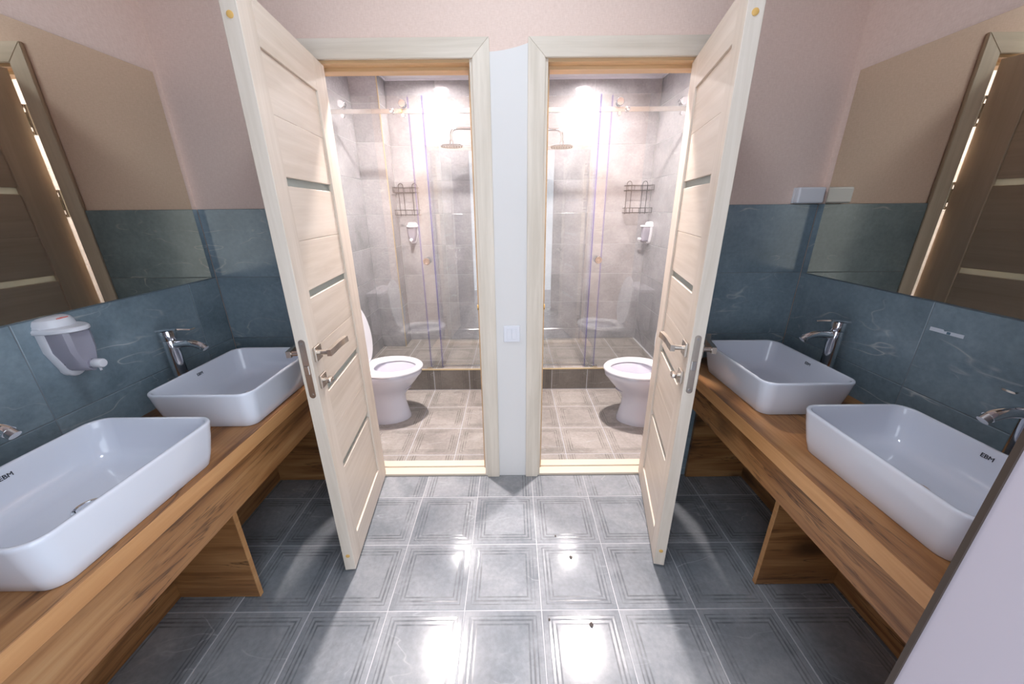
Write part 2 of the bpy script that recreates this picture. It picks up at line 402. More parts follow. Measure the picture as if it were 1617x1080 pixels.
ce = multi('ceiling', [((XL-.12, YL-.12, ZC), (XR+.12, WT, ZC+.1))], 'ceiling'); tag(ce, 'white ceiling of the washroom')

# bathrooms
zb = joints(ZB, CB, .298, .2797); zb0 = joints(.001, CB, .298, .2797)
sb = multi('wall_shower_back', [((BL-.12, YB+.008, -.1), (BR+.12, YB+.12, CB+.1))], 'plaster')
gr(sb, (-1.04, YB+.0015, ZB), (-.05, YB+.008, CB), 'grout'); gr(sb, (.05, YB+.0015, ZB), (BR, YB+.008, CB), 'grout')
tiles(sb, 'wall_tile', joints(-1.04, -.05, -.620, .6), zb, YB, '-y', 'bath_tile', False, .003)
tiles(sb, 'wall_tile', joints(.05, BR, .713, .6), zb, YB, '-y', 'bath_tile', False, .003)
tag(sb, 'grey veined tile wall at the back of both showers')
bl = multi('wall_bathroom_left', [((BL-.12, WT, -.1), (BL-.008, YB+.008, CB+.1))], 'plaster')
gr(bl, (BL-.008, WT, 0), (BL-.0015, YB, CB), 'grout')
tiles(bl, 'wall_tile', joints(WT, 1.65, 1.05, .6), zb0, BL, '+x', 'bath_tile', False, .003)
br = multi('wall_bathroom_right', [((BR+.008, WT, -.1), (BR+.12, YB+.008, CB+.1))], 'plaster')
gr(br, (BR+.0015, WT, 0), (BR+.008, YB, CB), 'grout')
tiles(br, 'wall_tile', joints(WT, YB, 1.25, .6), zb0, BR, '-x', 'bath_tile', False, .003)
pt = multi('wall_partition', [((-.042, WT, -.1), (.042, YB+.008, CB+.1))], 'plaster')
gr(pt, (-.0485, WT, 0), (-.042, YB, CB), 'grout'); gr(pt, (.042, WT, 0), (.0485, YB, CB), 'grout')
tiles(pt, 'wall_tile', joints(WT, YB, .65, .6), zb0, -.05, '-x', 'bath_tile', False, .003)
tiles(pt, 'wall_tile', joints(WT, YB, .65, .6), zb0, .05, '+x', 'bath_tile', False, .003)
du = multi('wall_duct', [((BL, 1.658, ZB), (-1.048, YB, CB))], 'plaster')
gr(du, (BL, 1.6515, ZB), (-1.048, 1.658, CB), 'grout'); gr(du, (-1.048, 1.658, ZB), (-1.0415, YB, CB), 'grout')
tiles(du, 'wall_tile', [BL, -1.043], zb, 1.65, '-y', 'bath_tile', False, .003)
tiles(du, 'wall_tile', [1.653, YB], zb, -1.04, '+x', 'bath_tile', False, .003)
box('corner_trim', (-1.045, 1.648, ZB), (-1.038, 1.655, CB), 'gold_trim', du)
for o_, t_ in ((bl, 'tiled left wall of the left bathroom'), (br, 'tiled right wall of the right bathroom'), (pt, 'tiled partition between the two bathrooms'), (du, 'tiled pipe box in the left shower corner')): tag(o_, t_)
LAMPS = ((-.64, .52, 'left bathroom above the toilet'), (-.62, 1.555, 'left shower'), (.645, .55, 'right bathroom above the toilet'), (.665, 1.545, 'right shower'))
cbx = []
for x0, x1, (a, b) in ((BL-.12, -.042, LAMPS[:2]), (.042, BR+.12, LAMPS[2:])):
    y0 = WT
    for lx, ly, _ in (a, b):
        cbx += [((x0, y0, CB), (x1, ly-.07, CB+.1)), ((x0, ly-.07, CB), (lx-.07, ly+.07, CB+.1)), ((lx+.07, ly-.07, CB), (x1, ly+.07, CB+.1)), ((lx-.07, ly-.07, CB+.085), (lx+.07, ly+.07, CB+.1))]
        y0 = ly+.07
    cbx.append(((x0, y0, CB), (x1, YB+.008, CB+.1)))
bc = multi('ceiling_bathrooms', cbx, 'ceiling'); tag(bc, 'white ceiling of the two bathrooms')
n_ = 0
for x0, x1 in ((-1.04, -.05), (.05, BR)):
    bm = bmesh.new(); B(bm, (x0, YB-.012, CB-.014), (x1, YB, CB))
    if x0 < 0:
        B(bm, (x0, 1.65, CB-.014), (x0+.012, YB-.012, CB)); B(bm, (BL, 1.638, CB-.014), (x0+.012, 1.65, CB)); B(bm, (BL, WT, CB-.014), (BL+.012, 1.638, CB))
    else: B(bm, (BR-.012, WT, CB-.014), (BR, YB-.012, CB))
    n_ += 1; tag(S(obj('trim_%d' % n_, bm, 'plastic')), 'white ceiling moulding over the %s shower' % ('left' if x0 < 0 else 'right'))

# ---------------------------------------------------------------- door frames and doors
def frame(n, a, b, side):
    r_ = S(root('trim_%d' % n, ((a+b)/2, 0, 0))); c = (a+b)/2; h = (b-a)/2; w = .0685
    tag(r_, 'greyed oak door frame and threshold around the %s doorway' % side)
    for s in (-1, 1):
        bm = bmesh.new()
        q = [(s*h, DZ), (s*(h+w), DZ+w), (s*(h+w), 0), (s*h, 0)]
        loft(bm, [[(x, -.014, z) for x, z in q], [(x, 0, z) for x, z in q]]); bmesh.ops.bevel(bm, geom=bm.edges[:], offset=.002, segments=2, affect='EDGES')
        obj('casing', bm, 'casing_v', r_)
        box('jamb', (s*(h+.008), .0, 0), (s*(h-.012), WT+.004, DZ+.008), 'casing_v', r_)
        box('door_stop', (s*(h-.012), .048, 0), (s*(h-.022), WT+.004, DZ-.022), 'tan', r_)
    bm = bmesh.new(); q = [(-h, DZ), (-h-w, DZ+w), (h+w, DZ+w), (h, DZ)]
    loft(bm, [[(x, -.014, z) for x, z in q], [(x, 0, z) for x, z in q]]); bmesh.ops.bevel(bm, geom=bm.edges[:], offset=.002, segments=2, affect='EDGES')
    obj('casing', bm, 'casing_h', r_)
    box('head_jamb', (-h+.012, 0, DZ-.010), (h-.012, WT+.004, DZ+.008), 'tan', r_)
    box('door_stop', (-h+.012, .048, DZ-.022), (h-.012, WT+.004, DZ-.010), 'tan', r_)
    box('threshold', (-h+.012, -.004, 0), (h-.012, .055, .017), 'cream', r_, .003)
    box('threshold', (-h+.012, .055, 0), (h-.012, WT+.006, .026), 'cream', r_, .003)
    s = 1 if side == 'left' else -1
    bm = bmesh.new(); cyl(bm, (s*(h-.024), .055, .99), (s*(h-.019), .055, .99), .014); obj('strike_hole', bm, 'brass', r_, smooth=True)
frame(3, *D1, 'left'); frame(4, *D2, 'right')

def door(n, px, ang, sg, label):
    """leaf along local x from the hinge, inner face on local y = sg*T"""
    T, L, Z0, Z1 = .042, .605, .012, 1.995; A, E_ = .118, .522
    th = (ang-90 if sg > 0 else -(90+ang))*PI/180
    d = S(root('door_%d' % n, (px, .002, 0), th)); tag(d, label)
    Y = lambda y: sg*y
    def bx(name, x0, x1, y0, y1, z0, z1, mat, bev=.0015): return box(name, (x0, min(Y(y0), Y(y1)), z0), (x1, max(Y(y0), Y(y1)), z1), mat, d, bev)
    bx('stile', 0, A, 0, T, Z0, Z1, 'leaf_v'); bx('stile', E_, L, 0, T, Z0, Z1, 'leaf_v')
    bx('top_rail', A, E_, 0, T, 1.88, Z1, 'leaf_h'); bx('bottom_rail', A, E_, 0, T, Z0, .132, 'leaf_h')
    zs = [(1.88, 1.72), (1.72, 1.552), 0, (1.527, 1.360), (1.360, 1.196), 0, (1.171, 1.003), (1.003, .842), 0, (.814, .653), (.653, .492), 0, (.463, .132)]
    for i, s in enumerate(zs):
        if s: bx('slat', A, E_, .007, T-.007, s[1], s[0], 'leaf_h', .0022)
        else: bx('glass_strip', A, E_, .016, T-.016, zs[i+1][0], zs[i-1][1], 'frosted', 0)
    for z in (.09, 1.917):
        bm = bmesh.new(); lathe(bm, [(.0085, 0), (.0085, .0012), (.006, .002)], (L, Y(T/2), z), 16, 'x'); tag(obj('plug_cap', bm, 'plug', d, smooth=True), 'yellow round plug')
    # lock plate on the leaf edge
    zc = .945
    def plate(r0, h2, x0, x1):
        bm = bmesh.new(); q = [(y, z) for y, z, _ in rrect(r0, h2, r0*.98, 0, 5)]
        loft(bm, [[(x, Y(T/2)+y, zc+z) for y, z in q] for x in (x0, x1)]); return bm
    lk = tag(obj('lock_plate', plate(.0105, .108, L-.001, L+.0015), 'nickel', d, smooth=True), 'satin metal lock plate')
    bm = bmesh.new(); B(bm, (L, Y(T/2)-.007, zc-.018), (L+.005, Y(T/2)+.007, zc+.014), .001); obj('latch_bolt', bm, 'steel', lk)
    for z in (-.095, .095):
        bm = bmesh.new(); cyl(bm, (L+.001, Y(T/2), zc+z), (L+.0025, Y(T/2), zc+z), .0045, n=12); obj('screw', bm, 'steel', lk)
    # lever handles and turn knob
    hx = .560
    for f0, s in ((T, 1), (0, -1)):
        y = lambda t: Y(f0 + s*t)
        hd = bx('handle_rose', hx-.026, hx+.026, f0, f0+s*.009, .99-.026, .99+.026, 'nickel', .0015)
        o0 = hd.location
        bm = bmesh.new(); cyl(bm, (0, y(.004)-o0.y, 0), (0, y(.045)-o0.y, 0), .009, n=14); obj('handle_neck', bm, 'nickel', hd, smooth=True)
        bm = bmesh.new(); pts = [(.012, y(.046)-o0.y, .0)] + [tuple(p) for p in bez((-.03, y(.048)-o0.y, 0), (-.085, y(.044)-o0.y, -.002), (-.125, y(.064)-o0.y, .007), 8)]
        tube(bm, pts, .008, sq=(.0075, .0115)); obj('lever', bm, 'nickel', hd, smooth=True, angle=30)
        kn = bx('lock_rose', hx-.024, hx+.024, f0, f0+s*.009, .885-.024, .885+.024, 'nickel', .0015); o0 = kn.location
        if s > 0:
            bm = bmesh.new(); cyl(bm, (0, y(.004)-o0.y, 0), (0, y(.022)-o0.y, 0), .008, n=12); B(bm, (-.017, y(.018)-o0.y, -.008), (.017, y(.036)-o0.y, .008), .003); obj('turn_knob', bm, 'nickel', kn, smooth=True)
        else:
            bm = bmesh.new(); cyl(bm, (0, y(.009)-o0.y, 0), (0, y(.011)-o0.y, 0), .006, n=12); obj('key_slot', bm, 'dark', kn)
    for z0, z1 in ((1.762, 1.873), (1.436, 1.549), (.20, .312)):
        bm = bmesh.new(); cyl(bm, (-.010, Y(-.003), z0), (-.010, Y(-.003), z1), .0075, n=12)
        B(bm, (-.011, Y(.0), z0+.028), (-.0005, Y(.034), z1-.028)); B(bm, (-.010, Y(-.004), z0), (0.0, Y(.034), z0+.012)); B(bm, (-.010, Y(-.004), z1-.012), (0.0, Y(.034), z1))
        obj('hinge', bm, 'nickel', d, smooth=True)
    return d
door(1, -.778, 6.0, 1, 'bleached oak door open on the left, beside the soap dispenser wall')
door(2, .772, 12.0, -1, 'bleached oak door open on the right, near the white wall box')

# ---------------------------------------------------------------- mirrors
for x0, x1, lb, top in ((XL+.0005, XL+.0055, 'large frameless wall mirror on the left wall above the soap dispenser', 1.966), (XR-.0055, XR-.0005, 'large frameless wall mirror on the right wall beside the white box', 1.948)):
    m = box('wall_mirror', (x0, -1.34, 1.166), (x1, -.040 if x0 < 0 else -.050, top), 'mirror', None, .0008, 1)
    tag(m, lb, 'mirror', 'wall mirrors')

# ---------------------------------------------------------------- vanity counters
ZK = .735            # top of the counters
def counter(sx, xf, xw, zap, ysup, ye, label):
    v = root('vanity_counter', (sx*(xf+xw)/2, -.7, 0)); tag(v, label, 'counter', 'oak vanity counters')
    o = v.location
    def p(name, x0, x1, y0, y1, z0, z1, mat, bev=.001): return box(name, (min(sx*x0, sx*x1)-o.x, y0-o.y, z0), (max(sx*x0, sx*x1)-o.x, y1-o.y, z1), mat, v, bev, 1)
    yb = -.010; zs = ZK-.050
    p('worktop', xf+.0015, xw-.001, ye, yb, zs, ZK, 'counter_y', .0015)
    p('edge_band', xf-.0005, xf+.0015, ye, yb, zs+.0005, ZK-.0005, 'counter_edge', .0006)  # paler colour paints in the light caught by the worktop's front edge
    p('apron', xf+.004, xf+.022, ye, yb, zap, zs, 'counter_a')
    for y in (yb-.02, ysup, ye+.004):
        p('support_panel', xw-.375, xw-.058, y, y+.018, .003, zs, 'counter_x')
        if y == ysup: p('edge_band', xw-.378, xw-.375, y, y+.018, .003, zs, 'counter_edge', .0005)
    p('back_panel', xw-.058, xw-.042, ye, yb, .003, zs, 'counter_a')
counter(-1, .889, -XL, .540, -.705, YL+.004, 'long golden oak vanity counter along the left wall')
counter(1, .834, XR, .575, -.670, YF+.003, 'long golden oak vanity counter along the right wall')

# ---------------------------------------------------------------- basins
def basin(cx, cy, hx, hy, sx, label):
    b = root('vessel_basin', (cx, cy, ZK)); tag(b, label, 'basin', 'white rectangular vessel basins')
    H = .138; R = []
    for d, z in ((.026, 0.), (.024, .003), (.016, .035), (.006, .09), (.001, .127), (.0, .133), (.0015, .1372), (.004, H), (.007, H), (.0095, .1368), (.0105, .133)):
        R.append(rrect(hx-d, hy-d, .046-d*.4, z, 7))
    for d, z, rr in ((.013, .115, .042), (.018, .08, .042), (.025, .050, .042), (.035, .033, .040), (.050, .0245, .036), (.08, .0215, .03)):
        R.append(rrect(hx-d, hy-d, rr, z, 7))
    R.append(rrect(.03, .03, .0299, .016, 7))
    bm = bmesh.new(); loft(bm, R); obj('bowl', bm, 'ceramic', b, smooth=True, angle=60)
    bm = bmesh.new(); lathe(bm, [(.031, .0145), (.032, .019), (.029, .021), (.026, .020), (.025, .017), (.0, .0168)], n=28); dr = obj('drain_ring', bm, 'chrome', b, smooth=True)
    bm = bmesh.new(); lathe(bm, [(.024, .0172), (.0238, .0195), (.018, .0218), (0, .0228)], n=28); obj('drain_plug', bm, 'chrome', dr, smooth=True)
    bm = bmesh.new(); lathe(bm, [(.0255, .0171), (.0245, .0176), (0, .0177)], n=28); obj('drain_gap', bm, 'dark', dr)
    # lettering on the inner face next to the wall
    xi = hx-.0128; n = Vector((-sx, 0, .16)).normalized(); ex = Vector((0, -sx, 0)); ey = n.cross(ex)
    c = Vector((sx*(xi-.0008), 0, .113)) + n*.0012
    text('lettering', 'EBM', .0155, 'black', b, Matrix(((ex.x, ey.x, n.x, c.x), (ex.y, ey.y, n.y, c.y), (ex.z, ey.z, n.z, c.z), (0, 0, 0, 1))))
basin(-1.071, -.408, .183, .232, -1, 'white rectangular basin on the left counter, farther one by the door')
basin(-1.071, -1.005, .182, .233, -1, 'white rectangular basin on the left counter, nearest the camera')
basin(1.059, -.362, .168, .229, 1, 'white rectangular basin on the right counter, farther one by the door')
basin(1.064, -.963, .164, .233, 1, 'white rectangular basin on the right counter, nearest, cut by the pale pier')

# ---------------------------------------------------------------- faucets (built pointing to +x)
def faucet(x, y, sx, label):
    t = root('basin_faucet', (x, y, ZK), 0 if sx > 0 else PI); tag(t, label, 'faucet', 'tall chrome basin faucets')
    def el(a, b, z, n=20): return [(a*math.cos(2*PI*i/n), b*math.sin(2*PI*i/n), z) for i in range(n)]
    bm = bmesh.new(); loft(bm, [el(.030, .030, 0), el(.030, .030, .006), el(.0235, .0235, .010), el(.023, .023, .08), el(.023, .023, .225), el(.0235, .0235, .252), el(.023, .023, .254)]); obj('body', bm, 'chrome', t, smooth=True)
    bm = bmesh.new(); loft(bm, [el(.023, .023, .2555), el(.024, .024, .259), el(.025, .025, .284), el(.022, .023, .291), el(.012, .012, .294)]); cap = obj('cartridge_cap', bm, 'chrome', t, smooth=True)
    bm = bmesh.new(); rings = []
    for i in range(9):
        q = i/8; xx = -.026+.128*q; zz = .292+.006*q+.004*math.sin(q*PI); w = .024-.010*q; h = .0050-.0026*q
        rings.append([(xx, w, zz-h*.4), (xx, w*.8, zz+h), (xx, -w*.8, zz+h), (xx, -w, zz-h*.4), (xx, -w*.7, zz-h), (xx, w*.7, zz-h)])
    loft(bm, rings); obj('lever', bm, 'chrome', t, smooth=True)
    pts = [(.008, 0, .236)] + [tuple(p) for p in bez((.03, 0, .236), (.085, 0, .248), (.120, 0, .226), 8)]
    bm = bmesh.new(); tube(bm, pts, [.0145, .015] + [.0145]*7 + [.014], 14); sp = obj('spout', bm, 'chrome', t, smooth=True)
    bm = bmesh.new(); tube(bm, [(.114, 0, .231), (.130, 0, .217)], .0125, 14); obj('aerator', bm, 'steel', sp, smooth=True)
faucet(-1.322, -.400, 1, 'tall chrome faucet behind the farther left basin')
faucet(-1.322, -.985, 1, 'chrome faucet at the left edge behind the nearest left basin')
faucet(1.296, -.356, -1, 'tall chrome faucet behind the farther right basin')
faucet(1.296, -.955, -1, 'chrome faucet by the pale pier behind the nearest right basin')

# ---------------------------------------------------------------- soap dispensers (mounted on local x = 0, pointing to +x)
def dispenser(loc, rz, label, red=False):
    t = root('soap_dispenser', loc, rz); tag(t, label, 'soap dispenser', 'wall soap dispensers')
    def shield(w0, z0, z1, n=10):          # outline in (y, z): wide top, narrowing rounded bottom
        out = []
        for i in range(n+1):
            a = PI*i/n; out.append((w0*.62*math.cos(a), z0+w0*.62-w0*.62*math.sin(a)*1.0))
        return [(w0, z1)] + [(w0*.98, z1*.55+z0*.45)] + out + [(-w0*.98, z1*.55+z0*.45), (-w0, z1)]
    q = shield(.050, -.098, .07)
    bm = bmesh.new(); loft(bm, [[(x, y*s, z*s) for y, z in q] for x, s in ((0, 1), (.016, 1), (.020, .95))]); obj('back_plate', bm, 'plastic', t, smooth=True)
    bm = bmesh.new(); q2 = shield(.043, -.082, .05)
    loft(bm, [[(x, y*s, z) for y, z in q2] for x, s in ((.020, 1.), (.050, .98), (.066, .86), (.074, .6))]); obj('tank', bm, 'tank', t, smooth=True, angle=30)
    # cap with a visor
    bm = bmesh.new(); rings = []
    for s, z in ((.97, .050), (1.02, .053), (1.02, .060), (.97, .064), (.90, .066), (.89, .078), (.80, .088), (.60, .094), (.35, .096)):
        ring = []
        for i in range(17):
            a = -PI/2+PI*i/16; rx = .094 if z < .065 else .056; ring.append((max(0., rx*s*math.cos(a)), .054*s*math.sin(a), z))
        rings.append(ring)
    loft(bm, rings); cp = obj('cap', bm, 'plastic', t, smooth=True, angle=35)
    bm = bmesh.new(); cyl(bm, (.055, 0, -.058), (.085, 0, -.058), .015, .014, 16); obj('pump_sleeve', bm, 'tank', t, smooth=True)
    bm = bmesh.new(); lathe(bm, [(.012, .078), (.0145, .082), (.0145, .104), (.012, .108), (0, .1085)], (0, 0, -.058), 18, 'x'); pb = obj('push_button', bm, 'plastic', t, smooth=True)
    bm = bmesh.new(); cyl(bm, (.092, 0, -.068), (.093, 0, -.082), .004, .003, 10); obj('nozzle', bm, 'plastic', pb)
    for y in (-.03, .03):
        bm = bmesh.new(); cyl(bm, (.0195, y*.75, -.05), (.023, y*.75, -.05), .006, n=10); obj('screw', bm, 'dark', t)
    bm = bmesh.new(); cyl(bm, (.0195, -.034, .036), (.023, -.034, .036), .006, n=10); obj('screw', bm, 'dark', t)
    if red:
        n = Vector((.60, 0, .80)).normalized(); ex = Vector((0, 1, 0)); ey = n.cross(ex); c = Vector((.040, 0, .0885))+n*.0016
        bm = bmesh.new()       # unreadable red print: a row of small marks
        for i, (w, h) in enumerate(((.0032, .003), (.0026, .005), (.0034, .0052), (.0034, .006), (.0028, .005), (.0034, .004), (.003, .003))):
            yy = -.0135+i*.0045; B(bm, (yy-w/2, -h/2, 0), (yy+w/2, h/2, .0006))
        o = obj('print', bm, 'red', cp); o.matrix_local = Matrix(((ex.x, ey.x, n.x, c.x), (ex.y, ey.y, n.y, c.y), (ex.z, ey.z, n.z, c.z), (0, 0, 0, 1)))
dispenser((XL, -.676, 1.068), 0, 'white soap dispenser with red print on the left wall under the mirror', True)
dispenser((-.918, YB, 1.252), -PI/2, 'white soap dispenser facing out on the back wall of the left shower')
dispenser((BR, 1.735, 1.243), PI, 'white soap dispenser seen side-on on the right wall of the right shower')

# ---------------------------------------------------------------- light switch, wall box, sticker
s = root('light_switch', (.002, 0, .868)); tag(s, 'white double light switch on the white strip between the doors', 'light switch')
box('cover_plate', (-.041, -.009, -.043), (.041, 0, .043), 'plastic', s, .003)
for x in (-.0125, .0125): box('rocker', (x-.0118, -.0125, -.026), (x+.0118, -.009, .026), 'plastic', s, .0012)
s = root('wall_box', (1.302, -.002, 1.466)); tag(s, 'small white plastic box on the pink wall above the right tiles', 'wall box')
box('lid', (-.060, -.042, .0), (.056, -.012, .066), 'plastic', s, .008, 3)
box('base', (-.058, -.012, .001), (.054, .001, .065), 'plastic', s, .002)
box('cable', (.054, -.010, .006), (.063, .0, .014), 'counter_edge', s)
s = root('paper_sticker', (XR, -.652, 1.079)); tag(s, 'torn white paper sticker on the right wall tile under the mirror', 'sticker')
bm = bmesh.new(); q = [(-.047, -.005), (.047, -.007), (.047, .005), (.010, .006), (.006, .001), (-.002, .004), (-.047, .006)]
loft(bm, [[(x, y, z) for y, z in q] for x in (-.0012, 0)]); obj('sheet', bm, 'paper', s)
bm = bmesh.new(); B(bm, (-.0018, -.012, -.005), (-.0012, -.002, .003)); obj('mark', bm, 'paper_mark', s)

# ---------------------------------------------------------------- toilets (built from the wall at x = 0 towards +x)
def egg(x0, x1, hw, z, n=40, sq=2.25):
    c, a = (x0+x1)/2, (x1-x0)/2; out = []
    for i in range(n):
        t = 2*PI*i/n; cx, sx_ = math.cos(t), math.sin(t)
        e = 2/sq if cx < 0 else 2/2.05
        px = math.copysign(abs(cx)**e, cx); w = 1.0-.10*max(px, 0)
        out.append((c+a*px, hw*w*math.copysign(abs(sx_)**e, sx_), z))
    return out
def toilet(x, y, rz, label, hose=False):
    t = root('toilet', (x, y, 0), rz); tag(t, label, 'toilet', 'white toilets')
    bm = bmesh.new()
    R = [egg(.17, .505, .118, 0), egg(.17, .505, .118, .02), egg(.175, .495, .108, .06), egg(.18, .480, .095, .13), egg(.175, .482, .095, .19), egg(.15, .520, .122, .25), egg(.125, .575, .155, .31),
         egg(.11, .606, .172, .35), egg(.105, .616, .178, .362), egg(.105, .618, .180, .388), egg(.11, .614, .176, .394),
         egg(.27, .578, .118, .393), egg(.275, .572, .112, .380), egg(.285, .555, .098, .32), egg(.31, .52, .07, .24), egg(.35, .48, .04, .20)]
    loft(bm, R); obj('bowl', bm, 'sanitary', t, smooth=True, angle=50)
    bm = bmesh.new(); loft(bm, [egg(.30, .53, .08, .246), egg(.30, .53, .08, .25)]); obj('water', bm, 'tank', t)
    bm = bmesh.new()
    pr = [(0, .002), (0, .010), (.005, .018), (.016, .023), (.040, .024), (.052, .020), (.058, .012), (.058, .002)]
    x0, x1, hw = .185, .626, .186; X0, X1, HW = .285, .576, .116; rings = []
    for d, z in pr:
        q = d/.058; rings.append(egg(x0+(X0-x0)*q, x1+(X1-x1)*q, hw+(HW-hw)*q, .397+z))
    rings.append(rings[0]); L = rings
    loft(bm, L, False, False); bmesh.ops.remove_doubles(bm, verts=bm.verts[:], dist=1e-6); obj('seat', bm, 'seat_plastic', t, smooth=True, angle=50)
    bm = bmesh.new(); rings = [egg(x0, x1, hw, 0), egg(x0-.001, x1+.001, hw+.001, .008), egg(x0+.004, x1-.004, hw-.004, .016), egg(x0+.03, x1-.03, hw-.03, .020)]
    mt = Matrix.Translation((.240, 0, .424)) @ Matrix.Rotation(math.radians(-97), 4, 'Y') @ Matrix.Translation((-.185, 0, 0))
    loft(bm, rings); bm.transform(mt); obj('lid', bm, 'seat_plastic', t, smooth=True, angle=50)
    bm = bmesh.new(); B(bm, (.012, -.18, .395), (.135, .18, .745), .02, 3); wn(obj('cistern', bm, 'sanitary', t, smooth=True))
    bm = bmesh.new(); B(bm, (.006, -.188, .745), (.142, .188, .782), .012, 3); cl = wn(obj('cistern_lid', bm, 'sanitary', t, smooth=True))
    bm = bmesh.new(); lathe(bm, [(.023, .78), (.023, .786), (.019, .789), (0, .789)], (.074, 0, 0), 20); obj('flush_button', bm, 'chrome', cl, smooth=True)
    bm = bmesh.new(); B(bm, (.006, -.085, .0), (.20, .085, .36), .03, 3); obj('pedestal_back', bm, 'sanitary', t, smooth=True)
    for s_ in (-1, 1):
        bm = bmesh.new(); lathe(bm, [(.011, 0), (.011, .016), (.008, .02), (0, .02)], (.215, s_*.075, .412), 14); obj('lid_hinge', bm, 'seat_plastic', t, smooth=True)
    if hose:
        bm = bmesh.new(); tube(bm, [(.02, -.215, .15)] + [tuple(p) for p in bez((.05, -.22, .18), (.20, -.25, .64), (.125, -.19, .47), 14)], .006, 8); obj('water_hose', bm, 'black_wire', t, smooth=True)
toilet(BL, .660, 0, 'white toilet with raised lid in the left bathroom')
toilet(BR, .600, PI, 'white toilet with raised lid and dark hose in the right bathroom', True)

# ---------------------------------------------------------------- shower screens
def screen(xw, xs, xf_, xp, knobx, rollers, mid, side):
    """rail from wall xw to partition xp; sliding pane from the wall to xs, fixed pane from xf_ to the partition"""
    YG = 1.13; t = root('shower_screen', ((xw+xp)/2, YG, ZB)); tag(t, 'clear sliding glass shower screen with steel rail in the %s bathroom' % side, 'shower screen', 'glass shower screens')
    ox = t.location.x; sg = 1 if xw < xp else -1
    X = lambda x: x-ox
    def bx(name, x0, x1, y0, y1, z0, z1, mat, par=t, bev=0.):
        return box(name, (min(X(x0), X(x1)), y0, z0-ZB), (max(X(x0), X(x1)), y1, z1-ZB), mat, par, bev)
    ps = bx('sliding_pane', xw+sg*.012, xs, -.024, -.016, ZB+.014, 2.168, 'glass')
    pf = bx('fixed_pane', xf_, xp-sg*.002, .008, .016, ZB+.004, 2.168, 'glass')
    def sub(name, par, x0, x1, y0, y1, z0, z1, mat):
        o = par.location; return box(name, (min(X(x0), X(x1))-o.x, y0-o.y, z0-ZB-o.z), (max(X(x0), X(x1))-o.x, y1-o.y, z1-ZB-o.z), mat, par)
    sub('edge_seal', ps, xs, xs+sg*.010, -.025, -.015, ZB+.014, 2.168, 'seal')
    sub('edge_seal', pf, xf_, xf_-sg*.009, .007, .017, ZB+.01, 2.168, 'seal')
    bx('rail', xw, xp, -.008, .002, 2.068, 2.097, 'steel', bev=.001)
    bx('wall_bracket', xw, xw+sg*.02, -.014, .006, 2.06, 2.105, 'chrome', bev=.002)
    bx('sill_channel', xp-sg*.002, xf_, .002, .022, ZB+.0005, ZB+.010, 'steel')
    bx('floor_guide', xf_-sg*.03, xf_+sg*.012, -.032, .0, ZB+.0015, ZB+.016, 'steel', bev=.002)
    for rx in rollers:
        bm = bmesh.new(); lathe(bm, [(.0, -.038), (.022, -.038), (.025, -.034), (.025, -.026), (.010, -.024), (.010, .004), (.022, .004), (.022, .010), (0, .010)], (X(rx), 0, 2.122-ZB), 22, 'y'); rl = obj('roller', bm, 'chrome', t, smooth=True)
        bm = bmesh.new(); lathe(bm, [(.0, -.034), (.012, -.034), (.013, -.030), (.013, -.024), (.006, -.022), (.006, .0), (0, .0)], (X(rx), 0, 2.052-ZB), 16, 'y'); obj('roller_stop', bm, 'chrome', rl, smooth=True)
    bm = bmesh.new(); lathe(bm, [(.0, -.028), (.013, -.026), (.016, -.018), (.016, -.008), (.008, -.008), (.008, .02), (.014, .02), (.014, .026), (0, .026)], (X(mid), 0, 2.083-ZB), 16, 'y'); obj('rail_clamp', bm, 'chrome', t, smooth=True)
    bm = bmesh.new(); lathe(bm, [(0, -.052), (.014, -.052), (.017, -.056), (.024, -.056), (.0265, -.052), (.0265, -.046), (.014, -.038), (.013, -.028), (.023, -.0262), (.023, -.024), (0, -.024)], (X(knobx), 0, 1.085-ZB), 24, 'y'); kb = tag(obj('knob', bm, 'nickel', t, smooth=True), 'round satin pull knob')
    if side == 'left': tag(bx('rubber_stop', -.746, -.727, -.016, -.008, 2.074, 2.092, 'plug', bev=.001), 'orange stop block')
screen(BL, -.590, -.684, -.05, -.640, (-1.124, -.718), -.797, 'left')
screen(BR, .616, .690, .05, .662, (.738, 1.160), .797, 'right')

# ---------------------------------------------------------------- shower heads
def shower(xp, sg, y, z, L, label):
    t = root('rain_shower', (xp, y, z)); tag(t, label, 'shower', 'rain showers')
    bm = bmesh.new(); pts = [(0, 0, 0), (sg*(L-.06), 0, 0)] + [tuple(p) for p in bez((sg*(L-.05), 0, 0), (sg*L, 0, 0), (sg*L, 0, -.05), 8)] + [(sg*L, 0, -.085)]
    tube(bm, pts, .0105, 14); obj('arm', bm, 'chrome', t, smooth=True)
    bm = bmesh.new(); lathe(bm, [(.028, 0), (.028, sg*.006), (.02, sg*.011), (0, sg*.011)], (0, 0, 0), 20, 'x'); obj('wall_flange', bm, 'chrome', t, smooth=True)
    bm = bmesh.new(); lathe(bm, [(0, -.078), (.016, -.078), (.018, -.092), (.016, -.104), (.024, -.110), (.09, -.116), (.093, -.120), (.091, -.124), (0, -.124)], (sg*L, 0, 0), 36); hd = obj('rain_disc', bm, 'chrome', t, smooth=True, angle=30)
    bm = bmesh.new()
    for r_, n in ((.02, 8), (.04, 14), (.06, 20), (.078, 26)):
        for i in range(n):
            a = 2*PI*i/n; cyl(bm, (sg*L+r_*math.cos(a), r_*math.sin(a), -.124), (sg*L+r_*math.cos(a), r_*math.sin(a), -.127), .003, .002, 6)
    nz = obj('nozzles', bm, 'black_wire', hd); nz['kind'] = 'stuff'
shower(-.05, -1, 1.45, 2.035, .402, 'chrome rain shower head on a bent arm in the left shower')
